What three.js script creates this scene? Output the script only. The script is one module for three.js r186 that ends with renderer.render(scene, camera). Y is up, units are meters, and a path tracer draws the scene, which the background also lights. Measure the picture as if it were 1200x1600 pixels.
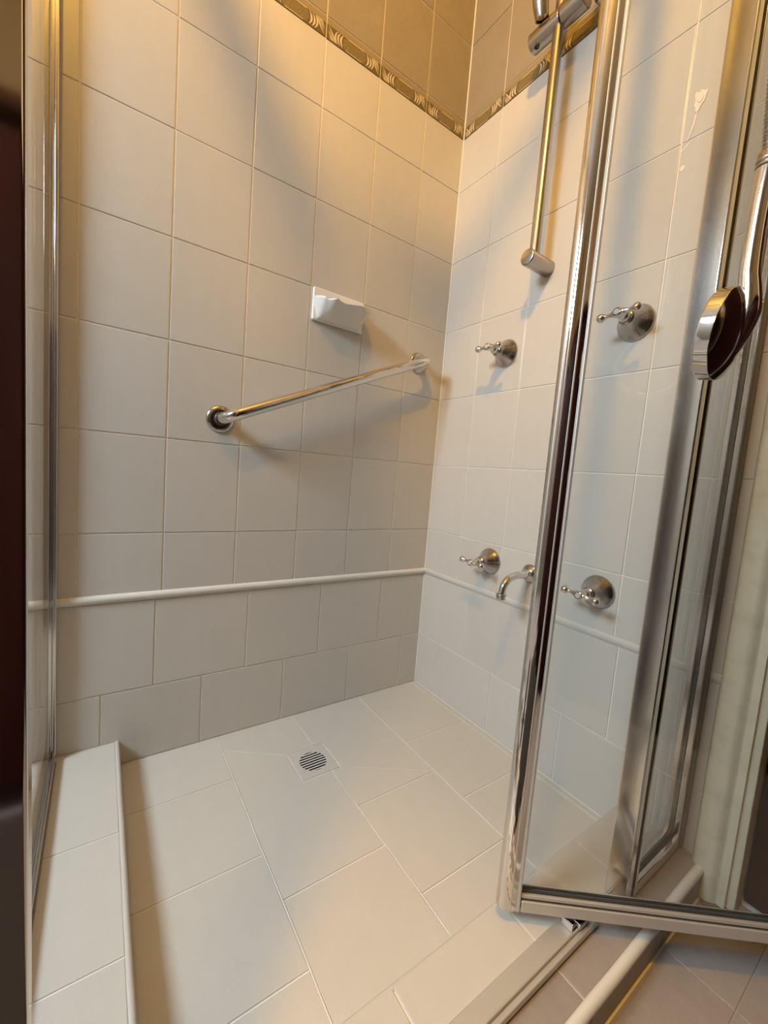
import * as THREE from 'three';
import { RoundedBoxGeometry } from 'three/addons/geometries/RoundedBoxGeometry.js';
import { mergeGeometries, mergeVertices } from 'three/addons/utils/BufferGeometryUtils.js';
import { ImprovedNoise } from 'three/addons/math/ImprovedNoise.js';
import { RectAreaLightUniformsLib } from 'three/addons/lights/RectAreaLightUniformsLib.js';
import { Brush, Evaluator, SUBTRACTION } from 'three-bvh-csg';

// ---------------------------------------------------------------- camera, sky, lights, exposure
RectAreaLightUniformsLib.init();
const scene = new THREE.Scene();
scene.background = new THREE.Color(0.55, 0.62, 0.72);

const camera = new THREE.PerspectiveCamera(2 * Math.atan(800 / 639.84) * 180 / Math.PI, 0.75, 0.03, 30);
camera.position.set(-0.8556, 0.6661, 0.9734);
camera.setRotationFromMatrix(new THREE.Matrix4().makeBasis(
  new THREE.Vector3(0.82179754, 0.07992235, 0.56414645),
  new THREE.Vector3(-0.01265509, 0.99242947, -0.1221622),
  new THREE.Vector3(-0.56963905, 0.09325327, 0.81658752)));

const renderer = new THREE.WebGLRenderer({ antialias: true });
renderer.toneMapping = THREE.LinearToneMapping;
renderer.toneMappingExposure = 0.119;
renderer.shadowMap.enabled = true;

const LAMP = { at: [-1.1, 2.27, 0.98], radius: 0.04, color: [1, 0.51, 0.07], intensity: 62 };
const lampLight = new THREE.PointLight(new THREE.Color().setRGB(...LAMP.color), LAMP.intensity, 0, 2);
lampLight.position.set(...LAMP.at);
lampLight.castShadow = true; lampLight.shadow.radius = LAMP.radius / 0.02;
scene.add(lampLight);

const WINDOW = { x: -2.4, y0: 1.5, y1: 2.06, z0: 0.22, z1: 0.87, tilt: 1.0, color: [0.8, 0.985, 1.18], intensity: 245 };
const dayLight = new THREE.RectAreaLight(new THREE.Color().setRGB(...WINDOW.color), WINDOW.intensity, WINDOW.z1 - WINDOW.z0 - 0.1, WINDOW.y1 - WINDOW.y0 - 0.1);
// sash leans in from the sill by tilt, an invented angle aiming daylight down
const SASH = { h: WINDOW.y1 - WINDOW.y0 - 0.1, cx: 0, cy: 0, z: (WINDOW.z0 + WINDOW.z1) / 2 };
SASH.cx = WINDOW.x + 0.03 + Math.sin(WINDOW.tilt) * SASH.h / 2; SASH.cy = WINDOW.y0 + 0.06 + Math.cos(WINDOW.tilt) * SASH.h / 2;
dayLight.position.set(SASH.cx + 0.02 * Math.cos(WINDOW.tilt), SASH.cy - 0.02 * Math.sin(WINDOW.tilt), SASH.z);
dayLight.lookAt(dayLight.position.x + Math.cos(WINDOW.tilt), dayLight.position.y - Math.sin(WINDOW.tilt), SASH.z);
scene.add(dayLight);

// ---------------------------------------------------------------- helpers
let seed = 7;
const rnd = () => { seed = (seed + 0x6d2b79f5) | 0; let t = Math.imul(seed ^ (seed >>> 15), 1 | seed); t = (t + Math.imul(t ^ (t >>> 7), 61 | t)) ^ t; return ((t ^ (t >>> 14)) >>> 0) / 4294967296; };
const noise = new ImprovedNoise();
const V = (x, y, z) => new THREE.Vector3(x, y, z);
const used = {};
function numbered(name) { const n = used[name] || 0; used[name] = n + 1; return n ? `${name}_${String(n).padStart(3, '0')}` : name; }
function thing(name, label, category, pos = [0, 0, 0], group) {
  const o = new THREE.Group(); o.name = numbered(name); o.position.set(...pos);
  o.userData = { label, category }; if (group) o.userData.group = group;
  scene.add(o); return o;
}
function structure(name, label, pos = [0, 0, 0]) {
  const o = new THREE.Group(); o.name = name; o.position.set(...pos); o.userData = { kind: 'structure' };
  if (label) o.userData.label = label;
  scene.add(o); return o;
}
function part(name, geo, mat, parent, label) {
  const m = new THREE.Mesh(geo, mat); m.name = numbered(name); m.castShadow = m.receiveShadow = true;
  if (label) m.userData.label = label;
  parent.add(m); return m;
}
const box = (x0, x1, y0, y1, z0, z1) => { const g = new THREE.BoxGeometry(x1 - x0, y1 - y0, z1 - z0); g.translate((x0 + x1) / 2, (y0 + y1) / 2, (z0 + z1) / 2); return g; };
const rbox = (x0, x1, y0, y1, z0, z1, r = 0.002, s = 2) => { const g = new RoundedBoxGeometry(x1 - x0, y1 - y0, z1 - z0, s, r); g.translate((x0 + x1) / 2, (y0 + y1) / 2, (z0 + z1) / 2); return g; };
const merge = (...g) => mergeGeometries(g.flat().map((k) => { const n = k.index ? k.toNonIndexed() : k; for (const a of Object.keys(n.attributes)) if (!['position', 'normal', 'uv'].includes(a)) n.deleteAttribute(a); return n; }));
const lathe = (pts, seg = 40) => new THREE.LatheGeometry(pts.map((p) => new THREE.Vector2(p[0], p[1])), seg);
const tube = (pts, r, seg = 40, rad = 16, closed = false, tension = 0.5) => new THREE.TubeGeometry(new THREE.CatmullRomCurve3(pts.map((p) => V(...p)), closed, 'catmullrom', tension), seg, r, rad, closed);
const setUV = (g, fn) => { const p = g.attributes.position, u = g.attributes.uv; for (let i = 0; i < p.count; i++) u.setXY(i, ...fn(p.getX(i), p.getY(i), p.getZ(i))); return g; };
// a tile lying in the XY plane, face at z = 0, chamfered edges, back at -d
function tileGeo(w, h, d = 0.006, b = 0.0011, ou = 0, ov = 0, poly) {
  const c = poly || [[-w / 2, -h / 2], [w / 2, -h / 2], [w / 2, h / 2], [-w / 2, h / 2]];
  const s = new THREE.Shape(c.map((p) => new THREE.Vector2(...p)));
  const g = new THREE.ExtrudeGeometry(s, { depth: d - b, bevelEnabled: true, bevelThickness: b, bevelSize: b, bevelOffset: -b, bevelSegments: 2, curveSegments: 1 });
  g.translate(0, 0, -d);
  // keep only the front: drop the back bevel below -d
  const p = g.attributes.position; for (let i = 0; i < p.count; i++) if (p.getZ(i) < -d) p.setZ(i, -d);
  g.computeVertexNormals();
  return setUV(g, (x, y) => [x + ou, y + ov]);
}

// ---------------------------------------------------------------- textures
const tex = (w, h, fill, srgb, rx, ry) => {
  const data = new Uint8Array(w * h * 4);
  for (let y = 0; y < h; y++) for (let x = 0; x < w; x++) { const c = fill(x / w, y / h), i = (y * w + x) * 4; data[i] = c[0]; data[i + 1] = c[1]; data[i + 2] = c[2]; data[i + 3] = 255; }
  const t = new THREE.DataTexture(data, w, h); t.wrapS = t.wrapT = THREE.RepeatWrapping; t.magFilter = THREE.LinearFilter; t.minFilter = THREE.LinearMipmapLinearFilter; t.generateMipmaps = true;
  if (srgb) t.colorSpace = THREE.SRGBColorSpace;
  t.repeat.set(rx, ry); t.needsUpdate = true; return t;
};
// noise that tiles over the unit square
const wrapNoise = (u, v, f, z, fy = f) => {
  const a = (x, y) => noise.noise(x * f, y * fy, z);
  return a(u, v) * (1 - u) * (1 - v) + a(u - 1, v) * u * (1 - v) + a(u, v - 1) * (1 - u) * v + a(u - 1, v - 1) * u * v;
};
const clamp = (v) => Math.max(0, Math.min(255, v));
// white enamel over tiles: faint cloudiness, thin run marks, a few specks; 0.8 m square
const enamelMap = tex(512, 512, (u, v) => {
  const n = wrapNoise(u, v, 6, 1.3) * 3 + wrapNoise(u, v, 26, 4.1) * 2 + wrapNoise(u, v, 50, 9.7, 5) * 1.6 + (rnd() - 0.5) * 3;
  return [clamp(196 + n), clamp(192 + n), clamp(183 + n * 1.1)];
}, true, 1 / 0.8, 1 / 0.8);
const enamelBump = tex(512, 512, (u, v) => {
  const n = wrapNoise(u, v, 90, 2.2) * 90 + wrapNoise(u, v, 38, 5.2) * 40 + wrapNoise(u, v, 9, 7.7) * 60; const k = clamp(128 + n);
  return [k, k, k];
}, false, 1 / 0.5, 1 / 0.5);
const tanMap = tex(256, 256, (u, v) => { const n = wrapNoise(u, v, 8, 3.3) * 6 + wrapNoise(u, v, 40, 6.1) * 5 + (rnd() - 0.5) * 4; return [clamp(146 + n), clamp(135 + n), clamp(114 + n)]; }, true, 1 / 0.5, 1 / 0.5);
const pinkMap = tex(256, 256, (u, v) => { const n = wrapNoise(u, v, 5, 13.3) * 9 + wrapNoise(u, v, 30, 16.1) * 7 + (rnd() - 0.5) * 5; return [clamp(150 + n), clamp(141 + n), clamp(133 + n)]; }, true, 1 / 0.6, 1 / 0.6);
const woodMap = tex(256, 512, (u, v) => { const n = wrapNoise(u, v, 22, 1.1, 2) * 18 + wrapNoise(u, v, 60, 8.1, 4) * 10; return [clamp(36 + n), clamp(13 + n * 0.6), clamp(8 + n * 0.45)]; }, true, 1 / 0.5, 1 / 1.0);
const dirtMap = tex(256, 256, (u, v) => { const n = Math.max(0, wrapNoise(u, v, 9, 21.1) + wrapNoise(u, v, 24, 2.1) * 0.6); const k = 1 - 0.05 * Math.min(1, n * 2.2); return [clamp(210 * k), clamp(205 * k), clamp(190 * k * 0.97)]; }, true, 1 / 0.3, 1 / 0.3);
// printed ribbon of the border tiles: lozenge between curved leaves on dark ground, plain tan band above
function borderTexture() {
  const c = document.createElement('canvas'); c.width = 600; c.height = 188; const g = c.getContext('2d');
  g.fillStyle = '#8e7f60'; g.fillRect(0, 0, 600, 188);
  const top = 58, bot = 180, mid = (top + bot) / 2;
  g.fillStyle = '#5f5132'; g.fillRect(0, top - 8, 600, bot - top + 16);
  g.strokeStyle = '#57472a'; g.lineWidth = 5; g.strokeRect(2, top - 6, 596, bot - top + 12);
  const cream = '#cdc0a0';
  for (const s of [-1, 1]) {
    g.save(); g.translate(300, mid); g.scale(s, s);
    // striped fan at the end of the tile
    g.save(); g.beginPath(); g.moveTo(196, -58); g.lineTo(262, -58); g.quadraticCurveTo(286, -6, 290, 58); g.quadraticCurveTo(236, 16, 196, -58); g.closePath(); g.fillStyle = cream; g.fill(); g.clip();
    g.strokeStyle = '#6b5b38'; g.lineWidth = 4; for (let k = 0; k < 8; k++) { g.beginPath(); g.moveTo(204 + k * 13, -60); g.quadraticCurveTo(244 + k * 8, -10, 292, 60); g.stroke(); }
    g.restore();
    // curved leaves that hold the lozenge
    for (const [x, w] of [[134, 17], [164, 14], [190, 9]]) {
      g.fillStyle = cream; g.beginPath(); g.moveTo(x - 6, -58); g.bezierCurveTo(x + 40, -30, x + 44, 26, x - 8, 58); g.bezierCurveTo(x + 28 - w * 0.5, 20, x + 30 - w, -26, x - 6, -58); g.closePath(); g.fill();
    }
    g.restore();
  }
  // lozenge
  const lz = () => { g.beginPath(); g.moveTo(176, mid - 18); g.quadraticCurveTo(190, top + 2, 226, top + 2); g.lineTo(400, top + 2); g.quadraticCurveTo(440, mid - 30, 424, mid + 18); g.quadraticCurveTo(410, bot - 2, 374, bot - 2); g.lineTo(200, bot - 2); g.quadraticCurveTo(160, mid + 30, 176, mid - 18); g.closePath(); };
  lz(); g.fillStyle = '#776845'; g.fill();
  g.save(); lz(); g.clip(); for (let k = 0; k < 1800; k++) { g.fillStyle = rnd() < 0.5 ? 'rgba(50,40,20,.28)' : 'rgba(170,155,115,.22)'; g.fillRect(160 + rnd() * 280, top + rnd() * 122, 4, 4); } g.restore();
  g.strokeStyle = '#b8a880'; g.lineWidth = 7; g.beginPath(); g.moveTo(226, top + 4); g.lineTo(400, top + 4); g.moveTo(200, bot - 4); g.lineTo(374, bot - 4); g.stroke();
  g.fillStyle = cream; g.fillRect(0, top - 4, 600, 4); g.fillStyle = '#57472a'; g.fillRect(0, bot + 4, 600, 4);
  const t = new THREE.CanvasTexture(c); t.colorSpace = THREE.SRGBColorSpace; t.magFilter = THREE.LinearFilter; t.wrapS = t.wrapT = THREE.ClampToEdgeWrapping; return t;
}
const brushedBump = tex(256, 256, (u, v) => { const k = clamp(128 + wrapNoise(u, v, 4, 3.3, 120) * 120 + (rnd() - 0.5) * 30); return [k, k, k]; }, false, 1 / 0.1, 1 / 0.1);
const smudgeRough = tex(256, 256, (u, v) => { const k = clamp(46 + Math.max(0, wrapNoise(u, v, 7, 5.5) + 0.5 * wrapNoise(u, v, 25, 8.5)) * 120); return [k, k, k]; }, false, 1, 1);

// ---------------------------------------------------------------- materials
const M = {};
const std = (o) => new THREE.MeshStandardMaterial(o);
const lin = (r, g, b) => new THREE.Color().setRGB(r, g, b);
M.tile = std({ map: enamelMap, bumpMap: enamelBump, bumpScale: 0.00022, roughness: 0.26, metalness: 0 });
M.tileB = std({ map: enamelMap, color: lin(0.965, 0.962, 0.955), bumpMap: enamelBump, bumpScale: 0.00022, roughness: 0.29 });
M.tileC = std({ map: enamelMap, color: lin(0.98, 0.985, 0.99), bumpMap: enamelBump, bumpScale: 0.00022, roughness: 0.24 });
M.floorTile = std({ map: enamelMap, color: lin(1.0, 0.985, 0.955), bumpMap: enamelBump, bumpScale: 0.0002, roughness: 0.42 });
M.tan = std({ map: tanMap, bumpMap: enamelBump, bumpScale: 0.0001, roughness: 0.3 });
M.grout = std({ color: lin(0.8, 0.76, 0.67), roughness: 0.8 });
M.floorBead = std({ color: lin(0.63, 0.61, 0.55), roughness: 0.5 });
M.groutFloor = std({ color: lin(0.76, 0.74, 0.67), roughness: 0.7 });
M.groutGrey = std({ color: lin(0.3, 0.26, 0.23), roughness: 0.9 });
M.bead = std({ color: lin(0.7, 0.68, 0.61), roughness: 0.4 });
M.border = std({ map: borderTexture(), roughness: 0.32 });
M.pink = std({ map: pinkMap, roughness: 0.4 });
M.chrome = std({ color: lin(0.72, 0.71, 0.7), metalness: 1, roughness: 0.07 });
M.chromeWorn = std({ color: lin(0.47, 0.45, 0.44), metalness: 1, roughness: 0.16 });
M.chromeDarkReflection = std({ color: lin(0.36, 0.34, 0.33), metalness: 1, roughness: 0.09 });  // dark reflection on the hand shower back, put into the chrome colour
M.satin = std({ color: lin(0.42, 0.4, 0.38), metalness: 1, roughness: 0.26 });
M.alu = std({ color: lin(0.66, 0.65, 0.61), metalness: 0.75, roughness: 0.5, bumpMap: brushedBump, bumpScale: 0.00005 });
M.brightAlu = std({ color: lin(0.76, 0.75, 0.73), metalness: 1, roughness: 0.12 });
M.seal = std({ color: lin(0.025, 0.022, 0.02), roughness: 0.6 });
M.sealGrey = std({ color: lin(0.2, 0.19, 0.17), roughness: 0.5 });
M.glass = new THREE.MeshPhysicalMaterial({ color: lin(0.95, 0.96, 0.96), transmission: 1, thickness: 0, roughness: 0.0, ior: 1.5 });
M.ceramic = std({ color: lin(0.83, 0.81, 0.76), roughness: 0.16 });
M.paint = std({ map: dirtMap, color: lin(0.98, 0.97, 0.93), roughness: 0.55 });
M.wall = std({ color: lin(0.2, 0.19, 0.18), roughness: 0.8 });
M.ceil = std({ color: lin(0.5, 0.49, 0.46), roughness: 0.9 });
M.wood = new THREE.MeshPhysicalMaterial({ map: woodMap, roughness: 0.55, specularIntensity: 0.12 });
M.button = std({ color: lin(0.5, 0.48, 0.42), roughness: 0.25 });
M.matCloth = std({ color: lin(0.02, 0.014, 0.01), roughness: 1 });
M.black = std({ color: lin(0.012, 0.012, 0.012), roughness: 0.6 });
M.dark = std({ color: lin(0.05, 0.045, 0.04), roughness: 0.4 });
M.smear = std({ color: lin(0.78, 0.7, 0.58), roughness: 0.8 });
M.lampGlass = std({ color: lin(0.9, 0.8, 0.6), emissive: lin(...LAMP.color), emissiveIntensity: 40, roughness: 0.4 });
M.pane = std({ color: lin(0.8, 0.85, 0.9), emissive: lin(...WINDOW.color), emissiveIntensity: WINDOW.intensity, roughness: 0.5 });
M.grime = std({ color: lin(0.16, 0.12, 0.08), roughness: 0.9 });

// ---------------------------------------------------------------- walls with their tiles
const GAP = 0.0022, FACE = 0.0017;                 // joint width, joint recess
const ROWS = [0.374, 0.503, 0.703, 0.902, 1.101, 1.3, 1.499, 1.645];
const TANROWS = [1.692, 1.893, 2.093, 2.292, 2.44];
const CEIL = 2.45;
const geoCache = {};
function tileVariant(w, h, k) { const key = `${w.toFixed(4)}_${h.toFixed(4)}_${k}`; return geoCache[key] || (geoCache[key] = tileGeo(w, h, 0.006, 0.0011, k * 0.231, k * 0.377)); }
// place(u0, u1, y0, y1) puts a tile on the wall: u runs along the wall from the corner
function tileWall(group, cols, brick, toWall, skip = () => false) {
  const put = (name, mat, u0, u1, y0, y1, geo) => {
    if (u1 - u0 < 0.008 || skip(u0, u1, y0, y1)) return;
    const m = part(name, geo || tileVariant(u1 - u0 - GAP, y1 - y0 - GAP, Math.floor(rnd() * 4)), mat, group);
    const r = toWall((u0 + u1) / 2, (y0 + y1) / 2); m.position.copy(r.p); m.rotation.y = r.turn + (rnd() - 0.5) * 0.004; m.rotation.x = 0; m.rotateX((rnd() - 0.5) * 0.004);
    m.translateZ((rnd() - 0.5) * 0.0003);
  };
  const mats = [M.tile, M.tile, M.tileB, M.tileC], pick = () => mats[Math.floor(rnd() * 4)];
  for (const [joints, y0, y1] of brick) for (let i = 0; i + 1 < joints.length; i++) put('tile', pick(), joints[i], joints[i + 1], y0, y1);
  for (let r = 0; r + 1 < ROWS.length; r++) for (let i = 0; i + 1 < cols.length; i++) put('tile', pick(), cols[i], cols[i + 1], ROWS[r], ROWS[r + 1]);
  for (let i = 0; i + 1 < cols.length; i++) {
    const w = cols[i + 1] - cols[i] - GAP, h = 0.047 - GAP, key = 'border' + w.toFixed(4);
    const g = geoCache[key] || (geoCache[key] = setUV(tileGeo(w, h), (x, y) => [(x + w / 2) / w, (y + h / 2) / h]));
    put('border_tile', M.border, cols[i], cols[i + 1], 1.645, 1.692, g);
  }
  for (let r = 0; r + 1 < TANROWS.length; r++) for (let i = 0; i + 1 < cols.length; i++) put('upper_tile', M.tan, cols[i], cols[i + 1], TANROWS[r], TANROWS[r + 1]);
}
const colsBack = [0, 0.144]; for (let k = 1; k < 10; k++) colsBack.push(0.144 + k * 0.15);
const colsRight = [0, 0.1405, 0.291, 0.437, 0.5905, 0.741, 0.768];
const wallBack = structure('wall_back', 'tiled back wall of the shower');
part('wall_body', box(-2.52, 0.1, -0.1, CEIL + 0.1, -0.12, -FACE), M.grout, wallBack);
tileWall(wallBack, colsBack, [[[0, 0.073, 0.262, 0.457, 0.656, 0.85, 1.047, 1.244, 1.442], 0.0, 0.1645], [[0, 0.166, 0.362, 0.557, 0.7555, 0.952, 1.15, 1.347], 0.1645, 0.36]],
  (u, y) => ({ p: V(-u, y, 0), turn: 0 }), (u0, u1, y0) => u0 > 0.29 && u0 < 0.3 && y0 > 0.9 && y0 < 0.91 && false);
// cream quarter-round strip on both walls
function beadStrip(parent, len, turn, at) {
  const s = new THREE.Shape(); s.moveTo(0, 0); s.lineTo(0.003, 0); s.absarc(0.0, 0.0095, 0.0085, -1.0, Math.PI / 2 - 0.2, false); s.lineTo(0, 0.014); s.closePath();
  const g = new THREE.ExtrudeGeometry(s, { depth: len, bevelEnabled: false, curveSegments: 8 }); setUV(g, (x, y, z) => [z, x + y]);
  const m = part('trim_strip', g, M.bead, parent, 'cream rounded strip between the tile rows'); m.position.set(...at); m.rotation.y = turn; return m;
}
beadStrip(wallBack, 1.49, -Math.PI / 2, [0, 0.36, -FACE]);   // profile x -> +z, extrusion -> -x
wallBack.children[wallBack.children.length - 1].rotation.y = -Math.PI / 2;

const wallRight = structure('wall_right', 'tiled wall that carries the taps and slide rail');
part('wall_body', merge(box(FACE, 0.12, -0.1, CEIL + 0.1, -0.12, 0.8), box(FACE, 0.12, 2.06, CEIL + 0.1, 0.8, 1.66), box(FACE, 0.12, -0.1, CEIL + 0.1, 1.66, 3.0)), M.grout, wallRight);
tileWall(wallRight, colsRight, [[[0, 0.1, 0.3, 0.5, 0.7, 0.768], 0.0, 0.1625], [[0, 0.202, 0.402, 0.602, 0.768], 0.1625, 0.36]],
  (u, y) => ({ p: V(0, y, u), turn: -Math.PI / 2 }));
{
  const s = new THREE.Shape(); s.moveTo(0, 0); s.lineTo(0.003, 0); s.absarc(0.0, 0.0095, 0.0085, -1.0, Math.PI / 2 - 0.2, false); s.lineTo(0, 0.014); s.closePath();
  const g = new THREE.ExtrudeGeometry(s, { depth: 0.768, bevelEnabled: false, curveSegments: 8 }); g.scale(-1, 1, 1); const idx = g.attributes.position; 
  for (let i = 0; i < idx.count; i += 3) for (const a of ['position', 'normal', 'uv']) { const t = g.attributes[a], n = t.itemSize; for (let k = 0; k < n; k++) { const q = t.array[(i + 1) * n + k]; t.array[(i + 1) * n + k] = t.array[(i + 2) * n + k]; t.array[(i + 2) * n + k] = q; } }
  g.computeVertexNormals(); setUV(g, (x, y, z) => [z, x + y]);
  const m = part('trim_strip', g, M.tile, wallRight, 'painted rounded strip between the tile rows'); m.position.set(FACE, 0.36, 0); m.scale.x = 0.55;
}
// silicone down the corner
part('corner_seal', (() => { const g = new THREE.CylinderGeometry(0.0022, 0.0022, CEIL, 8); g.translate(-0.0006, CEIL / 2, 0.0006); return g; })(), M.bead, wallRight);
// paint chips on the wall
function blob(pts, t = 0.0012) { const s = new THREE.Shape(); s.moveTo(...pts[0]); s.splineThru(pts.slice(1).concat([pts[0]]).map((p) => new THREE.Vector2(...p))); const g = new THREE.ExtrudeGeometry(s, { depth: t * 0.4, bevelEnabled: true, bevelThickness: t * 0.6, bevelSize: 0.0006, bevelSegments: 2, curveSegments: 20 }); g.rotateY(-Math.PI / 2); return g; }
// shape coordinates: first runs along z, second up
const smear = part('paint_smear', merge(
  blob([[-0.009, 0.012], [-0.007, 0.017], [-0.003, 0.013], [0.001, 0.016], [0.005, 0.012], [0.0105, 0.01], [0.008, 0.003], [0.007, -0.004], [0.002, -0.01], [-0.001, -0.017], [-0.005, -0.016], [-0.006, -0.009], [-0.0085, -0.004], [-0.007, 0.004]]),
  blob([[-0.001, 0.006], [0.003, 0.007], [0.005, 0.002], [0.001, -0.004], [-0.003, 0.0]], 0.0022),
  blob([[-0.004, -0.02], [-0.002, -0.02], [-0.006, -0.045], [-0.012, -0.06], [-0.012, -0.058], [-0.008, -0.044]], 0.0007),
  blob([[-0.008, -0.064], [-0.012, -0.068], [-0.019, -0.0735], [-0.0185, -0.075], [-0.011, -0.07], [-0.0075, -0.0655]], 0.0005),
  blob([[-0.014, -0.1], [-0.01, -0.104], [-0.014, -0.11], [-0.018, -0.104]], 0.0007)), M.smear, wallRight, 'cream smear of dried filler with a drip');
smear.position.set(-0.0002, 1.36, 0.612);

const wallLeft = structure('wall_left');
part('wall_body', merge(box(-2.52, -2.4, -0.1, WINDOW.y0, -0.12, 3.0), box(-2.52, -2.4, WINDOW.y1, CEIL + 0.1, -0.12, 3.0), box(-2.52, -2.4, WINDOW.y0, WINDOW.y1, -0.12, WINDOW.z0), box(-2.52, -2.4, WINDOW.y0, WINDOW.y1, WINDOW.z1, 3.0)), M.wall, wallLeft);
const windowOne = structure('window_1', 'bright frosted bathroom window');
part('window_frame', merge(box(-2.48, -2.395, WINDOW.y0, WINDOW.y0 + 0.05, WINDOW.z0, WINDOW.z1), box(-2.48, -2.395, WINDOW.y1 - 0.05, WINDOW.y1, WINDOW.z0, WINDOW.z1), box(-2.48, -2.395, WINDOW.y0 + 0.05, WINDOW.y1 - 0.05, WINDOW.z0, WINDOW.z0 + 0.05), box(-2.48, -2.395, WINDOW.y0 + 0.05, WINDOW.y1 - 0.05, WINDOW.z1 - 0.05, WINDOW.z1)), M.paint, windowOne);
{ const w = WINDOW.z1 - WINDOW.z0 - 0.1, h = SASH.h, sash = part('window_sash', merge(box(-0.012, 0.012, -h / 2 - 0.03, -h / 2, -w / 2 - 0.03, w / 2 + 0.03), box(-0.012, 0.012, h / 2, h / 2 + 0.03, -w / 2 - 0.03, w / 2 + 0.03), box(-0.012, 0.012, -h / 2, h / 2, -w / 2 - 0.03, -w / 2), box(-0.012, 0.012, -h / 2, h / 2, w / 2, w / 2 + 0.03)), M.paint, windowOne);
  sash.position.set(SASH.cx, SASH.cy, SASH.z); sash.rotation.z = -WINDOW.tilt; part('window_pane', box(-0.003, 0.003, -h / 2, h / 2, -w / 2, w / 2), M.pane, sash); }

const wallFront = structure('wall_front');
part('wall_body', box(-2.52, 0.12, -0.1, CEIL + 0.1, 2.9, 3.02), M.wall, wallFront);
{ // dark timber cupboard and mat on the camera's side of the room: what the chrome mirrors
  const t = thing('timber_cupboard', 'low dark timber cupboard mirrored in the chrome corner post', 'cupboard', [-0.85, 0, 1.72]);
  part('carcass', rbox(-0.8, 0.72, 0.0, 1.17, -0.24, 0.26, 0.004), M.wood, t);
  part('cupboard_top', rbox(-0.82, 0.74, 1.17, 1.2, -0.27, 0.27, 0.006), M.wood, t);
  for (let k = 0; k < 3; k++) { const d = part('door', rbox(-0.79 + k * 0.502, -0.293 + k * 0.502, 0.06, 1.15, -0.262, -0.241, 0.004), M.wood, t); part('knob', (() => { const g = new THREE.SphereGeometry(0.014, 16, 12); g.translate(-0.35 + k * 0.502, 0.7, -0.272); return g; })(), M.dark, d); }
  const m = thing('added_bath_mat', 'added unseen dark brown mat that darkens the corner post reflection', 'mat', [-0.9, 0, 1.2]);  // unseen mat, added so the post mirrors something dark low down
  part('pile', rbox(-0.5, 0.36, 0.0015, 0.014, -0.4, 0.254, 0.006), M.matCloth, m);
}
const ceiling = structure('ceiling');
part('ceiling_slab', box(-2.52, 0.12, CEIL, CEIL + 0.1, -0.12, 3.02), M.ceil, ceiling);

// timber door and white architrave on the right, past the shower
const doorOne = structure('door_1', 'dark red-brown timber door beyond the white architrave');
part('door_leaf', rbox(0.035, 0.075, 0.006, 2.04, 0.832, 1.648, 0.003), M.wood, doorOne);
const trimOne = structure('trim_1', 'white painted rounded architrave beside the tiled wall');
{
  const prof = (s) => { s.moveTo(0, 0); s.lineTo(0.008, 0); s.bezierCurveTo(0.02, 0.001, 0.022, 0.012, 0.021, 0.024); s.bezierCurveTo(0.0205, 0.034, 0.012, 0.036, 0.011, 0.04); s.lineTo(0.011, 0.05); s.lineTo(0, 0.05); s.closePath(); return s; };
  const g = new THREE.ExtrudeGeometry(prof(new THREE.Shape()), { depth: 2.06, bevelEnabled: false, curveSegments: 10 });  // x: out of the wall, y: along z
  g.applyMatrix4(new THREE.Matrix4().makeBasis(V(-1, 0, 0), V(0, 0, 1), V(0, 1, 0))); setUV(g, (x, y, z) => [z + x, y]);
  part('architrave', g, M.paint, trimOne).position.set(FACE, 0.0, 0.769);
  part('door_jamb', rbox(0.0, 0.12, 0, 2.06, 0.8, 0.83, 0.002), M.paint, trimOne);
  part('head_jamb', rbox(0.0, 0.12, 2.04, 2.06, 0.83, 1.65, 0.002), M.paint, trimOne);
}

// ---------------------------------------------------------------- floors
const floor = structure('floor', 'white painted shower floor and the bathroom floor outside it');
part('floor_bed', box(-2.52, 0.12, -0.12, -FACE, -0.12, 3.02), M.groutFloor, floor);
part('outer_floor_bed', merge(box(-2.4, 0.03, -0.01, -FACE + 0.0004, 0.79, 2.9), box(-2.4, -1.02, -0.01, -FACE + 0.0004, 0, 0.79)), M.groutGrey, floor);
const FG = 0.0024;
// polygons in (x, z); inset by half a joint along every edge
function floorTile(name, poly, mat, y = 0, gap = FG) {
  const pts = poly.map((p) => new THREE.Vector2(p[0], -p[1])); let area = 0;
  for (let i = 0; i < pts.length; i++) { const a = pts[i], b = pts[(i + 1) % pts.length]; area += a.x * b.y - b.x * a.y; }
  if (area < 0) pts.reverse();
  const n = pts.length, out = [];
  for (let i = 0; i < n; i++) {
    const p = pts[(i + n - 1) % n], q = pts[i], r = pts[(i + 1) % n];
    const d1 = q.clone().sub(p).normalize(), d2 = r.clone().sub(q).normalize(), n1 = new THREE.Vector2(-d1.y, d1.x), n2 = new THREE.Vector2(-d2.y, d2.x);
    const k = gap / 2 / Math.max(0.3, 1 + n1.dot(n2)); out.push([q.x + (n1.x + n2.x) * k, q.y + (n1.y + n2.y) * k]);
  }
  const g = tileGeo(0, 0, 0.006, 0.0011, rnd(), rnd(), out); g.rotateX(-Math.PI / 2);
  const m = part(name, g, mat, floor); m.position.y = y + (rnd() - 0.5) * 0.0003; return m;
}
const rect = (x0, x1, z0, z1) => [[x0, z0], [x1, z0], [x1, z1], [x0, z1]];
const FT = M.floorTile;
for (const [x0, x1, zs] of [[-0.219, -0.017, [0, 0.235, 0.435, 0.66]], [-0.424, -0.219, [0.345, 0.545, 0.66]], [-0.617, -0.424, [0.443, 0.66]], [-0.817, -0.617, [0, 0.155, 0.353, 0.545, 0.66]]])
  for (let i = 0; i + 1 < zs.length; i++) floorTile('floor_tile', rect(x0, x1, zs[i], zs[i + 1]), FT);
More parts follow.
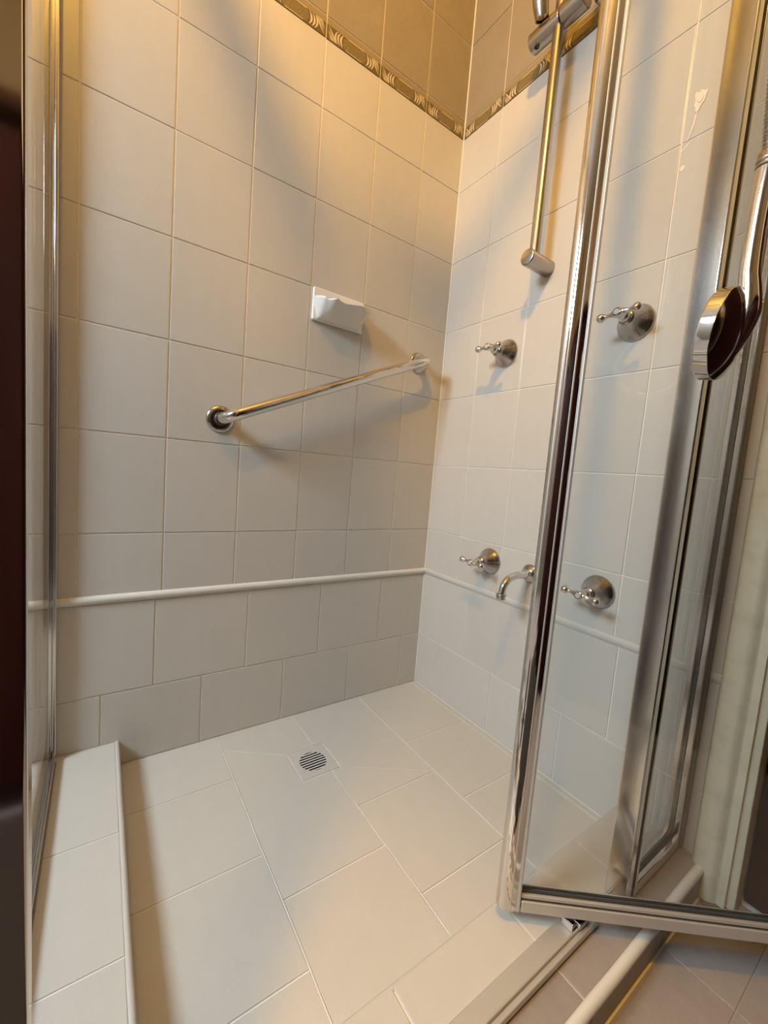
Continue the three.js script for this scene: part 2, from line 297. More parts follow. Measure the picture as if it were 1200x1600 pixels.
const D = { x0: -0.493, x1: -0.402, z0: 0.139, z1: 0.232 };
floorTile('floor_tile', [[-0.617, 0], [-0.424, 0], [-0.424, D.z0], [D.x0, D.z0], [-0.617, 0.055]], FT);
floorTile('floor_tile', [[-0.617, 0.055], [D.x0, D.z0], [D.x0, D.z1], [-0.424, D.z1], [-0.424, 0.443], [-0.617, 0.443]], FT);
floorTile('floor_tile', [[-0.424, 0], [-0.219, 0], [-0.219, 0.341], [D.x1, D.z1 - 0.002], [D.x1, D.z0], [-0.424, D.z0]], FT);
floorTile('floor_tile', [[-0.424, D.z1], [D.x1, D.z1 - 0.002], [-0.219, 0.341], [-0.219, 0.345], [-0.424, 0.345]], FT);
floorTile('edge_tile', rect(-0.017, 0.0, 0, 0.66), FT);
for (let i = 0; i < 13; i++) for (let k = -4; k < 10; k++) { // bathroom floor tiles, in front of and to the left of the hobs
  const x1 = Math.min(0.04 - i * 0.2, 0.035), x0 = Math.max(0.04 - i * 0.2 - 0.2, -2.4), z0 = 0.675 + k * 0.2, z1 = z0 + 0.2;
  const put = (a, b, c, d) => { if (b - a > 0.01 && d - c > 0.01) floorTile('bathroom_tile', rect(a, b, c, d), M.pink, 0, 0.0022); };
  if (z1 <= 0.79) put(x0, Math.min(x1, -1.02), Math.max(z0, 0), z1);
  else if (z0 >= 0.79) put(x0, x1, z0, z1);
  else { put(x0, Math.min(x1, -1.02), z0, z1); put(Math.max(x0, -1.02), x1, 0.792, z1); }
}
// painted ridges of joint filler standing up along the long joints
for (const [x, z0, z1] of [[-0.219, 0.0, 0.64], [-0.424, 0.0, 0.137], [-0.424, 0.234, 0.64], [-0.617, 0.0, 0.64]]) {
  const pts = []; for (let k = 0; k <= 12; k++) pts.push([x + (rnd() - 0.5) * 0.0008, -0.0004 + (rnd() - 0.5) * 0.0004, z0 + (z1 - z0) * k / 12]);
  part('joint_bead', tube(pts, 0.0015, 40, 6), M.floorBead, floor);
}

// ---------------------------------------------------------------- hobs (raised kerbs of the shower)
const HOB = 0.055;
function hobTile(group, poly, mat, y) {
  const save = floor.children.length; const m = floorTile('hob_tile', poly, mat, y); floor.remove(m); group.add(m); return m;
}
const trimTwo = structure('trim_2', 'low white hob along the left glass screen');
part('hob_core', box(-1.02, -0.8185, -FACE, HOB - FACE, -FACE, 0.643), M.groutFloor, trimTwo);
for (const [z0, z1] of [[0, 0.252], [0.252, 0.452], [0.452, 0.643]]) hobTile(trimTwo, rect(-1.02, -0.8225, z0, z1), FT, HOB);
{
  const pts = []; for (let k = 0; k <= 16; k++) pts.push([-0.8205 + (rnd() - 0.5) * 0.0007, HOB - 0.0042 + (rnd() - 0.5) * 0.0005, 0.643 * k / 16]);
  part('hob_edge', tube(pts, 0.0048, 60, 12), M.floorTile, trimTwo, 'rounded painted edge strip');
  part('hob_face', rbox(-0.8195, -0.8165, 0, HOB - 0.006, 0, 0.643, 0.0008), M.floorTile, trimTwo);
}
const trimThree = structure('trim_3', 'front hob under the shower door');
part('hob_core', merge(box(-1.02, FACE, -FACE, HOB - FACE, 0.6445, 0.7255), box(-1.02, FACE, -FACE, HOB - 0.0055, 0.7255, 0.786)), M.groutFloor, trimThree);
{
  const xs = [-1.02, -0.95, -0.755, -0.56, -0.3645, -0.165, 0.0];
  for (let i = 0; i + 1 < xs.length; i++) {
    hobTile(trimThree, rect(xs[i], xs[i + 1], 0.646, 0.7255), FT, HOB);
    const m = hobTile(trimThree, rect(xs[i], xs[i + 1], 0.7255, 0.778), M.pink, HOB - 0.0035); m.name = m.name.replace('hob', 'outer_hob');
    const f = part('face_tile', tileVariant(xs[i + 1] - xs[i] - GAP, 0.046, 1), M.pink, trimThree); f.position.set((xs[i] + xs[i + 1]) / 2, 0.023, 0.7875);
  }
  const bead = (z, y, r, name, mat, label) => { const pts = []; for (let k = 0; k <= 20; k++) pts.push([-1.02 + 1.02 * k / 20, y + (rnd() - 0.5) * 0.0006, z + (rnd() - 0.5) * 0.0006]); part(name, tube(pts, r, 60, 12), mat, trimThree, label); };
  bead(0.6475, HOB - 0.0048, 0.005, 'hob_edge', M.floorTile);
  bead(0.7825, HOB - 0.0085, 0.0075, 'bullnose_strip', M.bead, 'white rounded edge strip of the front hob');
  part('hob_face', rbox(-0.818, 0, 0, HOB - 0.008, 0.6425, 0.646, 0.0008), M.floorTile, trimThree);
}
// grime in the corner below the architrave
{
  const rough = (pts, t) => { const s = new THREE.Shape(pts.map((p) => new THREE.Vector2(p[0], -p[1]))); const g = new THREE.ExtrudeGeometry(s, { depth: t, bevelEnabled: true, bevelThickness: 0.001, bevelSize: 0.002, bevelSegments: 1 }); g.rotateX(-Math.PI / 2); return g; };
  const pts = []; for (let k = 0; k <= 14; k++) pts.push([-0.012 - rnd() * 0.012 - 0.014 * Math.sin(k / 14 * Math.PI), 0.79 + 0.075 * k / 14]); pts.push([-0.001, 0.865], [-0.001, 0.79]);
  part('grime', rough(pts, 0.0012), M.grime, floor, 'dark grime in the corner by the architrave');
}

// ---------------------------------------------------------------- floor waste
{
  const t = thing('floor_drain', 'square white painted floor waste with round slotted grate in the shower floor', 'drain', [(D.x0 + D.x1) / 2, 0, (D.z0 + D.z1) / 2]);
  const w = D.x1 - D.x0 - 0.003, h = D.z1 - D.z0 - 0.003, R = 0.0305;
  const s = new THREE.Shape([[-w / 2, -h / 2], [w / 2, -h / 2], [w / 2, h / 2], [-w / 2, h / 2]].map((p) => new THREE.Vector2(...p)));
  const hole = new THREE.Path(); hole.absarc(0, 0, R, 0, Math.PI * 2, true); s.holes.push(hole);
  const g = new THREE.ExtrudeGeometry(s, { depth: 0.003, bevelEnabled: true, bevelThickness: 0.0008, bevelSize: 0.0008, bevelOffset: -0.0008, bevelSegments: 2, curveSegments: 40 }); g.translate(0, 0, -0.0038); g.rotateX(-Math.PI / 2);
  setUV(g, (x, y, z) => [x, z]); part('frame', g, M.floorTile, t);
  for (let k = 0; k < 8; k++) { // bars between the slots, clipped to the round opening
    const x = -0.0266 + k * 0.0076, half = Math.sqrt(R * R - x * x); // bars run along local x after the turn
    const b = part('grate_bar', rbox(-half - 0.001, half + 0.001, -0.0021, -0.0003, -0.00155, 0.00155, 0.0007), M.bead, t); b.position.set(0, 0, x);
  }
  const pit = part('pit', (() => { const c = new THREE.CylinderGeometry(R, R, 0.04, 40, 1, true); c.translate(0, -0.0205, 0); const f = new THREE.CircleGeometry(R, 40); f.rotateX(-Math.PI / 2); f.translate(0, -0.0405, 0); return merge(c, f); })(), M.black, t, 'dark pipe mouth under the grate');
}
// the floor bed and the tile bed open under the waste
{
  const bed = floor.children.find((c) => c.name === 'floor_bed');
  const a = new Brush(bed.geometry), cyl = new THREE.CylinderGeometry(0.0306, 0.0306, 0.1, 40); cyl.translate((D.x0 + D.x1) / 2, -0.01, (D.z0 + D.z1) / 2); const b = new Brush(cyl); a.updateMatrixWorld(); b.updateMatrixWorld();
  const ev = new Evaluator(); ev.useGroups = false; const r = ev.evaluate(a, b, SUBTRACTION); bed.geometry = r.geometry;
}

// ---------------------------------------------------------------- grab rail
{
  const a = V(-0.639, 0.757, 0), b = V(-0.099, 0.993, 0), d = b.clone().sub(a).normalize(), o = 0.06, k = 0.04;
  const t = thing('grab_rail', 'sloping chrome grab rail on the back wall below the soap dish', 'grab rail', [(a.x + b.x) / 2, (a.y + b.y) / 2, 0]);
  const base = t.position, L = (p) => p.clone().sub(base);
  const path = new THREE.CurvePath();
  const A1 = a.clone().setZ(0.004), A2 = a.clone().setZ(o - k), A3 = a.clone().setZ(o).addScaledVector(d, k), B3 = b.clone().setZ(o).addScaledVector(d, -k), B2 = b.clone().setZ(o - k), B1 = b.clone().setZ(0.004);
  path.add(new THREE.LineCurve3(L(A1), L(A2))); path.add(new THREE.QuadraticBezierCurve3(L(A2), L(a.clone().setZ(o)), L(A3))); path.add(new THREE.LineCurve3(L(A3), L(B3))); path.add(new THREE.QuadraticBezierCurve3(L(B3), L(b.clone().setZ(o)), L(B2))); path.add(new THREE.LineCurve3(L(B2), L(B1)));
  part('tube', new THREE.TubeGeometry(path, 160, 0.0125, 24), M.chrome, t);
  for (const p of [a, b]) {
    const g = lathe([[0, 0.0075], [0.0195, 0.0075], [0.0235, 0.0068], [0.0275, 0.005], [0.0295, 0.0025], [0.03, 0.0]], 48); g.rotateX(Math.PI / 2);
    const f = part('flange', g, M.chromeWorn, t); f.position.copy(L(p));
    const c = lathe([[0.0125, 0.0], [0.0145, 0.0], [0.0145, 0.003], [0.0125, 0.004]], 32); c.rotateX(Math.PI / 2); const cm = part('collar', c, M.dark, f); cm.position.z = 0.0072;
  }
}

// ---------------------------------------------------------------- soap dish
{
  const t = thing('soap_dish', 'white ceramic scalloped soap dish set among the back wall tiles', 'soap dish', [-0.369, 1.024, 0]);
  const W = 0.142, H = 0.077;
  part('back_plate', rbox(-W / 2, W / 2, 0, H, 0.0, 0.009, 0.003, 3), M.ceramic, t);
  const NU = 48, NV = 12, pos = [], idx = [];
  const P = (u, v, inner) => { // u around from left wall end to right wall end, v from rim to bottom
    const ang = Math.PI * (1 - u), wave = Math.cos(u * Math.PI * 11), c = Math.cos(ang), q = Math.sin(ang), flute = 1 + 0.08 * wave * q * (1 - v * 0.5);
    const sh = inner ? 0.93 : 1, k = Math.pow(1 - v, 0.8), rx = (0.058 + 0.0135 * k) * sh, rz = (0.01 + 0.06 * k) * sh;
    const rim = 0.036 + 0.014 * Math.pow(Math.abs(c), 6) + 0.001 * wave * q, y = inner ? rim - (rim - 0.014) * Math.min(1, v * 1.05) : rim - (rim - 0.003) * v;
    return [Math.sign(c) * Math.pow(Math.abs(c), 0.62) * rx, y, 0.006 + Math.pow(Math.max(0, q), 0.62) * rz * flute];
  };
  for (const inner of [0, 1]) for (let i = 0; i <= NU; i++) for (let j = 0; j <= NV; j++) pos.push(...P(i / NU, j / NV, inner));
  const at = (s, i, j) => s * (NU + 1) * (NV + 1) + i * (NV + 1) + j;
  for (let i = 0; i < NU; i++) {
    for (let j = 0; j < NV; j++) { idx.push(at(0, i, j), at(0, i, j + 1), at(0, i + 1, j), at(0, i + 1, j), at(0, i, j + 1), at(0, i + 1, j + 1)); idx.push(at(1, i, j), at(1, i + 1, j), at(1, i, j + 1), at(1, i + 1, j), at(1, i + 1, j + 1), at(1, i, j + 1)); }
    idx.push(at(0, i, 0), at(0, i + 1, 0), at(1, i, 0), at(0, i + 1, 0), at(1, i + 1, 0), at(1, i, 0));
  }
  const c0 = pos.length / 3; pos.push(0, 0.003, 0.008); pos.push(0, 0.016, 0.008);
  for (let i = 0; i < NU; i++) { idx.push(at(0, i, NV), c0, at(0, i + 1, NV)); idx.push(at(1, i, NV), at(1, i + 1, NV), c0 + 1); }
  const g = new THREE.BufferGeometry(); g.setAttribute('position', new THREE.Float32BufferAttribute(pos, 3)); g.setIndex(idx); g.computeVertexNormals();
  part('basin', g, M.ceramic, t, 'fluted shell-shaped basin');
}

// ---------------------------------------------------------------- taps
function tap(y, z, tilt, label) {
  const t = thing('shower_tap', label, 'tap', [0, y, z]);
  const out = (g) => g.rotateZ(Math.PI / 2);          // lathe axis y -> -x
  part('flange', out(lathe([[0.0345, 0], [0.035, 0.002], [0.0335, 0.0055], [0.0305, 0.0085], [0.0265, 0.014], [0.0215, 0.022], [0.017, 0.03], [0.0145, 0.037], [0.013, 0.0415], [0.009, 0.043], [0, 0.043]], 56)), M.chromeWorn, t);
  part('spindle', out(lathe([[0.0085, 0.04], [0.0092, 0.044], [0.0108, 0.047], [0.0108, 0.051], [0.009, 0.054], [0.0065, 0.057], [0.0065, 0.064]], 32)), M.chrome, t);
  const h = new THREE.Group(); h.name = numbered('handle'); h.position.x = -0.069; h.rotation.x = tilt; t.add(h);
  part('arms', (() => { const g = lathe([[0, -0.0405], [0.004, -0.0398], [0.0076, -0.037], [0.0086, -0.0325], [0.0076, -0.0285], [0.005, -0.0255], [0.0036, -0.022], [0.004, -0.017], [0.0058, -0.011], [0.0078, -0.006], [0.0078, 0.006], [0.0058, 0.011], [0.004, 0.017], [0.0036, 0.022], [0.005, 0.0255], [0.0076, 0.0285], [0.0086, 0.0325], [0.0076, 0.037], [0.004, 0.0398], [0, 0.0405]], 28); g.rotateX(Math.PI / 2); return g; })(), M.chrome, h);
  part('hub', out(lathe([[0.0055, -0.006], [0.0078, -0.004], [0.009, 0.0], [0.009, 0.005], [0.008, 0.0078], [0.0066, 0.0082]], 32)), M.chrome, h);
  part('button', out(lathe([[0.0056, 0.0078], [0.0055, 0.0088], [0.0045, 0.0093], [0, 0.0095]], 28)), M.button, h, 'cream button in the tap hub');
  return t;
}
tap(0.998, 0.24, 0.03, 'chrome shower tap on the right wall, upper one nearest the wall corner');
tap(0.997, 0.553, -0.06, 'chrome shower tap behind the door glass, upper one below the white smear');
tap(0.457, 0.257, 0.06, 'chrome tap low on the right wall, left of the bath spout');
tap(0.457, 0.548, 0.1, 'chrome tap low behind the door glass, right of the bath spout');

// ---------------------------------------------------------------- bath spout
{
  const t = thing('bath_spout', 'curved chrome bath spout low on the right wall between two taps', 'spout', [0, 0.455, 0.384]);
  const out = (g) => g.rotateZ(Math.PI / 2);
  part('flange', out(lathe([[0.022, 0], [0.0225, 0.003], [0.019, 0.007], [0.013, 0.01], [0.011, 0.014], [0, 0.014]], 40)), M.chromeWorn, t);
  part('collar', out(lathe([[0.008, 0.012], [0.0105, 0.0135], [0.0105, 0.018], [0.008, 0.02]], 32)), M.chrome, t);
  part('pipe', tube([[-0.006, 0, 0], [-0.03, -0.001, 0], [-0.055, -0.001, 0], [-0.078, -0.006, 0], [-0.094, -0.02, 0], [-0.1, -0.038, 0], [-0.101, -0.046, 0]], 0.0085, 60, 20), M.chrome, t);
  const n = part('nozzle', lathe([[0.0075, 0], [0.0105, -0.0005], [0.0113, -0.002], [0.0113, -0.0045], [0.0102, -0.0055], [0.0102, -0.011], [0.009, -0.0125], [0.0065, -0.0125], [0.0065, -0.006], [0, -0.006]], 32), M.chromeWorn, t); n.position.set(-0.101, -0.04, 0);
}

// ---------------------------------------------------------------- slide rail
{
  const X = -0.055, Z = 0.337, Y0 = 1.172, Y1 = 1.93;
  const t = thing('slide_rail', 'satin chrome shower slide rail with empty handset holder on the right wall', 'slide rail', [0, Y0, Z]);
  part('bar', (() => { const g = new THREE.CylinderGeometry(0.0115, 0.0115, Y1 - Y0 + 0.016, 32); g.translate(X, (Y1 - Y0) / 2, 0); return g; })(), M.satin, t);
  for (const y of [0, Y1 - Y0]) { const g = lathe([[0, 0.081], [0.014, 0.0805], [0.0168, 0.079], [0.0178, 0.0765], [0.0178, 0.0], [0, 0]], 40); g.rotateZ(Math.PI / 2); const b = part('bracket', g, M.satin, t); b.position.set(0, y, 0); }
  const h = new THREE.Group(); h.name = numbered('handset_holder'); h.position.set(X, 0.494, 0); t.add(h);
  const cyl = (r, z0, z1) => { const g = lathe([[0, z0], [r - 0.002, z0], [r, z0 + 0.002], [r, z1 - 0.002], [r - 0.002, z1], [0, z1]], 40); g.rotateX(Math.PI / 2); return g; };
  const body = part('slider_body', cyl(0.0195, -0.068, 0.008), M.satin, h); body.position.y = 0.0;
  const knob = part('clamp_knob', cyl(0.021, 0.01, 0.06), M.satin, h); knob.rotation.z = 0;
  const g2 = lathe([[0, 0.0], [0.0055, 0.0], [0.0055, 0.003], [0.0035, 0.003], [0.0035, 0.0015], [0, 0.0015]], 24); g2.rotateX(Math.PI); const plug = part('screw_hole', g2, M.black, h); plug.position.set(-0.006, -0.0175, -0.05);
  const cradle = lathe([[0.011, 0], [0.014, 0.0], [0.0165, 0.028], [0.0165, 0.036], [0.0135, 0.036], [0.011, 0.004]], 36); const c = part('cradle', cradle, M.satin, h); c.position.set(-0.022, 0.012, -0.03); c.rotation.z = 0.35;
}
// ---------------------------------------------------------------- hose outlet
{
  const t = thing('hose_outlet', 'small chrome wall outlet for the shower hose beside the slide rail', 'wall outlet', [0, 1.66, 0.418]);
  const g = lathe([[0.021, 0], [0.021, 0.003], [0.017, 0.007], [0.0115, 0.01], [0.0105, 0.032], [0.012, 0.034], [0.012, 0.04], [0, 0.041]], 36); g.rotateZ(Math.PI / 2); part('elbow', g, M.satin, t);
}

// ---------------------------------------------------------------- shower screens
const GL = -0.93;                                    // plane of the left glass
{
  const t = thing('shower_screen', 'fixed glass screen panel with bright metal edges on the left hob', 'shower screen', [GL, HOB, 0]);
  const z1 = 0.745, top = 1.93;
  part('glass', box(-0.003, 0.003, 0.008, top, 0.006, z1 - 0.002), M.glass, t);
  part('wall_channel', merge(rbox(-0.011, -0.0035, 0, top, 0.0012, 0.02, 0.0012), rbox(0.0035, 0.009, 0, top, 0.0012, 0.02, 0.0012), rbox(-0.011, 0.009, 0, top, 0.0012, 0.004, 0.001)), M.brightAlu, t);
  part('bottom_channel', merge(rbox(-0.01, -0.0035, 0.0005, 0.018, 0.02, z1, 0.0012), rbox(0.0035, 0.009, 0.0005, 0.018, 0.02, z1, 0.0012)), M.brightAlu, t);
  part('glazing_seal', merge(box(-0.0035, 0.0035, 0.001, 0.0075, 0.004, z1), box(0.009, 0.0105, 0, 0.002, 0.02, z1)), M.sealGrey, t);
  part('top_rail', rbox(-0.014, 0.014, top - 0.012, top + 0.03, 0.0012, z1, 0.002), M.brightAlu, t);
}
{
  const t = thing('corner_post', 'tall dark-looking chrome corner post of the shower screen at the left', 'post', [-0.912, HOB, 0.735]);
  part('post_body', rbox(-0.03, 0.0327, 0.0, 1.905, 0.012, 0.026, 0.002, 3), M.chrome, t);
  part('post_cap', rbox(-0.03, 0.031, 1.905, 1.912, 0.012, 0.026, 0.002), M.alu, t);
}
{ // front fixed panel
  const t = thing('shower_screen', 'narrow fixed glass panel between metal stile and right wall, behind the open door', 'shower screen', [-0.1, HOB, 0.737]);
  const x0 = -0.111, x1 = 0.0985, top = 1.93;
  part('glass', box(x0 + 0.012, x1 - 0.004, 0.012, top, -0.003, 0.003), M.glass, t);
  const st = part('stile', merge(rbox(x0, x0 + 0.016, 0.0, top, -0.016, 0.0145, 0.002), rbox(x0 + 0.031, x0 + 0.036, 0, top, 0.0035, 0.0135, 0.0012), rbox(x0 + 0.016, x0 + 0.036, 0.0, top, -0.0145, -0.0035, 0.0012)), M.brightAlu, t);
  part('stile_seal', box(x0 + 0.0155, x0 + 0.0315, 0.002, top - 0.002, 0.0032, 0.0065), M.seal, st);
  part('wall_channel', merge(rbox(x1 - 0.018, x1, 0.0, top, -0.012, -0.0035, 0.0015), rbox(x1 - 0.018, x1, 0.0, top, 0.0035, 0.012, 0.0015)), M.brightAlu, t);
  part('channel_seal', box(x1 - 0.006, x1 + 0.0004, 0.0, top, 0.012, 0.0155), M.sealGrey, t);
  const br = part('bottom_rail', merge(rbox(x0 + 0.036, x1 - 0.018, 0.0005, 0.02, -0.013, -0.0035, 0.002), rbox(x0 + 0.036, x1 - 0.018, 0.0005, 0.02, 0.0035, 0.013, 0.002)), M.brightAlu, t);
  part('rail_seal', box(x0 + 0.036, x1 - 0.018, 0.018, 0.0215, 0.0032, 0.006), M.seal, br);
  part('top_rail', rbox(x0 - 0.67, x1, top, top + 0.03, -0.014, 0.014, 0.002), M.brightAlu, t);
}
{ // aluminium threshold in the door opening
  const t = thing('door_threshold', 'flat brushed aluminium threshold channel on the front hob below the door opening', 'threshold', [-0.58, HOB, 0.726]);
  part('channel', merge(rbox(-0.301, 0.318, 0.0003, 0.006, -0.0165, 0.007, 0.0012), rbox(-0.301, 0.318, 0.0003, 0.0125, 0.007, 0.0095, 0.001), rbox(-0.301, 0.318, 0.0003, 0.009, 0.0095, 0.0165, 0.0012)), M.alu, t);
  part('pivot_block', merge(rbox(0.262, 0.292, 0.006, 0.0185, -0.012, 0.006, 0.002), rbox(0.27, 0.3, 0.0125, 0.02, -0.003, 0.012, 0.0015)), M.chromeWorn, t, 'worn metal pivot block');
}
{ // open pivot door
  const t = thing('shower_door', 'open framed glass pivot door swung out over the front hob', 'shower door', [-0.385, 0.079, 0.66]);
  t.rotation.y = -Math.atan2(0.609, 0.793);
  const Lx = 0.468, top = 1.8;
  // stile profile: rounded nose, two shallow grooves
  const stile = (x, flip) => {
    const s = new THREE.Shape(); s.moveTo(0.0, -0.009); s.bezierCurveTo(-0.0075, -0.006, -0.0075, 0.006, 0.0, 0.009); s.bezierCurveTo(0.004, 0.0125, 0.008, 0.0125, 0.0105, 0.0098); s.bezierCurveTo(0.013, 0.0125, 0.017, 0.0125, 0.02, 0.01); s.lineTo(0.0215, 0.004); s.lineTo(0.0215, -0.004); s.lineTo(0.02, -0.01); s.bezierCurveTo(0.017, -0.0125, 0.004, -0.0125, 0.0, -0.009);
    const g = new THREE.ExtrudeGeometry(s, { depth: top, bevelEnabled: false, curveSegments: 14 }); g.applyMatrix4(new THREE.Matrix4().makeBasis(V(1, 0, 0), V(0, 0, -1), V(0, 1, 0)));
    const sm = mergeVertices(g, 1e-6); if (flip) sm.rotateY(Math.PI); const m = part('stile', sm, M.chrome, t); m.position.x = x; return m;
  };
  stile(0.001); stile(Lx - 0.006, true);
  part('stile_rib', rbox(0.0105, 0.0128, 0.0, top, 0.009, 0.0122, 0.0006), M.alu, t);
  part('glass', box(0.024, Lx - 0.024, 0.014, top - 0.014, -0.002, 0.002), M.glass, t);
  const rail = (y0, y1, bead) => {
    const m = part('rail', merge(rbox(0.0265, Lx - 0.0265, y0, y1, -0.012, -0.0025, 0.0015), rbox(0.0265, Lx - 0.0265, y0, y1, 0.0025, 0.012, 0.0015), rbox(0.0265, Lx - 0.0265, y0, y0 + 0.012, -0.01, 0.01, 0.001)), M.alu, t);
    part('glazing_bead', merge(box(0.0265, Lx - 0.0265, bead, bead + 0.0018, -0.009, -0.0022), box(0.0265, Lx - 0.0265, bead, bead + 0.0018, 0.0022, 0.009)), M.seal, m);
    part('bead_cap', merge(rbox(0.0265, Lx - 0.0265, bead + 0.0018, bead + 0.0068, -0.0085, -0.0023, 0.0006), rbox(0.0265, Lx - 0.0265, bead + 0.0018, bead + 0.0068, 0.0023, 0.0085, 0.0006)), M.alu, m);
    part('top_seal', merge(box(0.0265, Lx - 0.0265, bead + 0.0068, bead + 0.009, -0.0045, -0.0022), box(0.0265, Lx - 0.0265, bead + 0.0068, bead + 0.009, 0.0022, 0.0045)), M.seal, m);
  };
  rail(0.0, 0.0165, 0.0165); rail(top - 0.0165, top, top - 0.0265);
  part('edge_strip', rbox(0.0205, 0.0245, 0.0, top, 0.006, 0.0125, 0.0012), M.alu, t);
}

// ---------------------------------------------------------------- hand shower hanging on its hose
const HS = { p: V(-0.3088, 0.8454, 0.797), scale: 0.847 };
{
  const t = thing('hand_shower', 'chrome hand shower hanging head down by its ribbed hose in front of the door glass', 'hand shower', [HS.p.x, HS.p.y, HS.p.z]);
  t.scale.setScalar(HS.scale); t.rotation.y = -Math.atan2(0.954, 0.3);            // local x: to the right in the picture, local z: towards the camera
  const head = new THREE.Group(); head.name = numbered('head'); head.position.set(-0.004, -0.003, 0); head.rotation.order = 'YZX'; head.rotation.y = -0.26; head.rotation.z = -0.17; t.add(head);
  // lathe axis y -> local x; back of the head towards +x, spray face towards -x
  const ax = (g) => g.rotateZ(-Math.PI / 2);
  part('rim', ax(lathe([[0.048, -0.0085], [0.0535, -0.0085], [0.0546, -0.0075], [0.0548, -0.006], [0.0548, 0.0078], [0.0544, 0.0088], [0.0535, 0.0092]], 64)), M.chrome, head);
  part('back', ax(lathe([[0.0535, 0.0092], [0.0525, 0.0098], [0.05, 0.0112], [0.044, 0.0145], [0.034, 0.0185], [0.022, 0.0215], [0.01, 0.023], [0, 0.0232]], 64)), M.chromeDarkReflection, head);
  const face = part('spray_face', ax(lathe([[0.048, -0.0085], [0.047, -0.0065], [0.03, -0.007], [0, -0.007]], 48)), M.dark, head);
  const noz = []; for (const [r, n] of [[0.043, 22], [0.034, 16], [0.024, 10]]) for (let k = 0; k < n; k++) { const a = k / n * Math.PI * 2, g = new THREE.CylinderGeometry(0.0014, 0.0018, 0.004, 8); g.rotateZ(Math.PI / 2); g.translate(-0.0085, Math.cos(a) * r, Math.sin(a) * r); noz.push(g); }
  const nz = part('nozzles', merge(noz), M.sealGrey, face); nz.userData.kind = 'stuff';
  // handle: swept with a growing radius, bent where it meets the head
  const spine = new THREE.CatmullRomCurve3([V(0.0185, 0.203, 0), V(0.0175, 0.19, 0), V(0.0155, 0.14, 0), V(0.015, 0.1, 0), V(0.0155, 0.068, 0), V(0.018, 0.046, 0), V(0.0195, 0.024, -0.001), V(0.0165, 0.0, -0.003), V(0.009, -0.024, -0.006), V(-0.002, -0.047, -0.009)]);
  const rad = (s) => s < 0.05 ? 0.0105 : s < 0.55 ? 0.0115 - 0.0012 * Math.sin((s - 0.05) / 0.5 * Math.PI) : s < 0.72 ? 0.0115 + (s - 0.55) * 0.015 : 0.01405 - (s - 0.72) * 0.033;
  const g = new THREE.TubeGeometry(spine, 80, 1, 28), p = g.attributes.position, nrm = g.attributes.normal;
  for (let i = 0; i <= 80; i++) { const c = spine.getPointAt(i / 80), r = rad(i / 80); for (let k = 0; k <= 28; k++) { const q = i * 29 + k; p.setXYZ(q, c.x + nrm.getX(q) * r, c.y + nrm.getY(q) * r, c.z + nrm.getZ(q) * r); } }
  g.computeVertexNormals(); const handle = part('handle', g, M.chrome, t);
  const ring = lathe([[0.0098, 0.0], [0.0125, 0.001], [0.0128, 0.004], [0.0118, 0.012], [0.0098, 0.014]], 32); const rm = part('hose_nut', ring, M.chromeWorn, handle); rm.position.set(0.018, 0.192, 0);
  const seamRing = lathe([[0.0119, 0], [0.0122, 0.0005], [0.0122, 0.0014], [0.0119, 0.002]], 32); const sr = part('seam', seamRing, M.black, handle); sr.position.set(0.0178, 0.187, 0);
}
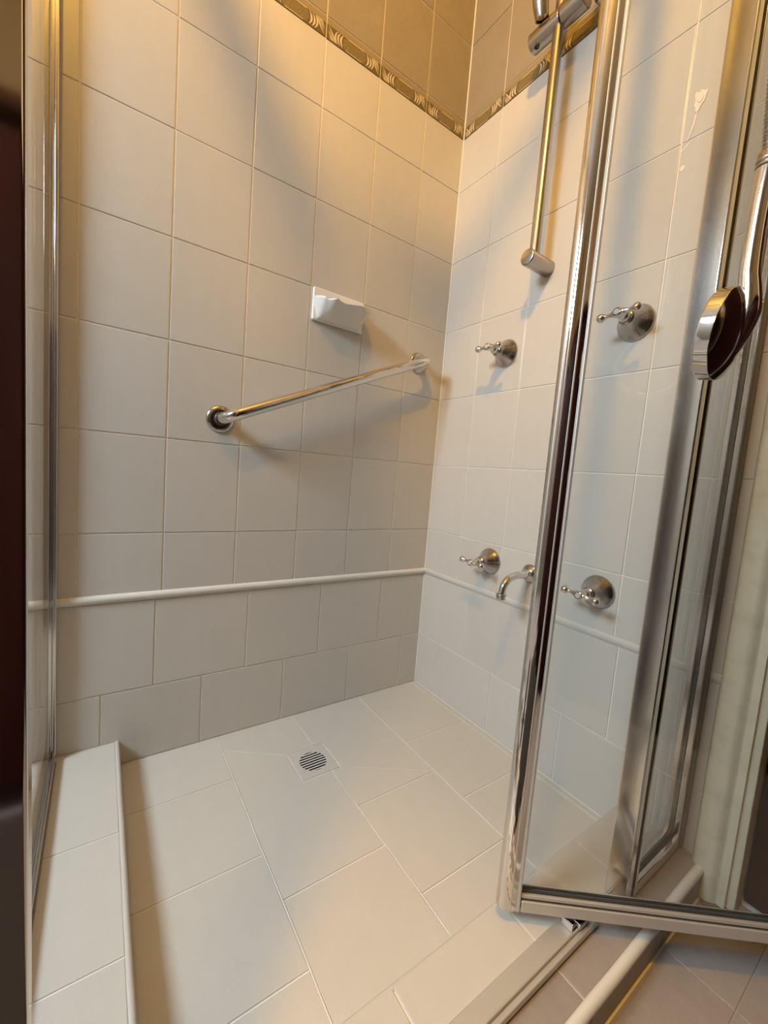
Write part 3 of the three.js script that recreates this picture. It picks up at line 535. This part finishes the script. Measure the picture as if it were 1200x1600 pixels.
{ // ribbed hose: up over the fixed panel, a loop inside, back to the wall outlet
  const t = thing('shower_hose', 'ribbed chrome shower hose rising from the hanging hand shower', 'hose', [0, 0, 0]);
  const k = HS.scale, lx = 0.018 * k, top = [HS.p.x + 0.3 * lx, HS.p.y + 0.2 * k, HS.p.z + 0.954 * lx];
  const pts = [top, [top[0] - 0.002, top[1] + 0.055, top[2] - 0.003], [top[0] - 0.003, top[1] + 0.12, top[2] - 0.005], [top[0] + 0.004, top[1] + 0.45, top[2] - 0.008], [-0.288, 1.83, 0.793], [-0.262, 1.898, 0.754], [-0.238, 1.85, 0.69], [-0.215, 1.775, 0.62], [-0.2, 1.755, 0.55], [-0.16, 1.785, 0.49], [-0.085, 1.745, 0.435], [-0.06, 1.672, 0.419], [-0.036, 1.66, 0.418]];
  const curve = new THREE.CatmullRomCurve3(pts.map((p) => V(...p)), false, 'centripetal'), N = 1500, RS = 10;
  const g = new THREE.TubeGeometry(curve, N, 1, RS), p = g.attributes.position, nrm = g.attributes.normal;
  const len = curve.getLength();
  for (let i = 0; i <= N; i++) { const c = curve.getPointAt(i / N), r = 0.0063 + 0.0008 * Math.cos(i / N * len / 0.0042 * Math.PI * 2); for (let k = 0; k <= RS; k++) { const q = i * (RS + 1) + k; p.setXYZ(q, c.x + nrm.getX(q) * r, c.y + nrm.getY(q) * r, c.z + nrm.getZ(q) * r); } }
  g.computeVertexNormals(); part('ribbed_tube', g, M.chromeWorn, t);
}

// ---------------------------------------------------------------- ceiling lamp
{
  const t = thing('ceiling_lamp', 'warm globe lamp hanging below the bathroom ceiling', 'lamp', [LAMP.at[0], CEIL, LAMP.at[2]]);
  part('rose', lathe([[0, -0.02], [0.04, -0.02], [0.05, -0.012], [0.05, 0], [0, 0]], 32), M.paint, t);
  part('stem', (() => { const h = CEIL - LAMP.at[1] - LAMP.radius - 0.01; const g = new THREE.CylinderGeometry(0.008, 0.008, h, 12); g.translate(0, -h / 2 - 0.01, 0); return g; })(), M.paint, t);
  const ring = part('added_shade_ring', lathe([[0.1, -0.2], [0.132, -0.196], [0.1325, -0.1945], [0.1, -0.1985], [0.1, -0.2]], 64), M.alu, t, 'added metal ring under the globe that shades the lower walls'); ring.position.y = LAMP.at[1] - CEIL;  // invented ring, blocks lamp light headed for the lower walls
  for (let k = 0; k < 3; k++) { const c = Math.cos(k * 2.094 + 0.4) * 0.116, d = Math.sin(k * 2.094 + 0.4) * 0.116, top = CEIL - LAMP.at[1]; part('added_ring_rod', tube([[c, -0.196, d], [c, top - 0.001, d]], 0.0015, 2, 6), M.alu, t).position.y = -top; }  // rods that carry the added ring
  const b = part('globe', new THREE.SphereGeometry(LAMP.radius, 32, 20), M.lampGlass, t); b.position.y = LAMP.at[1] - CEIL;
}

renderer.render(scene, camera);
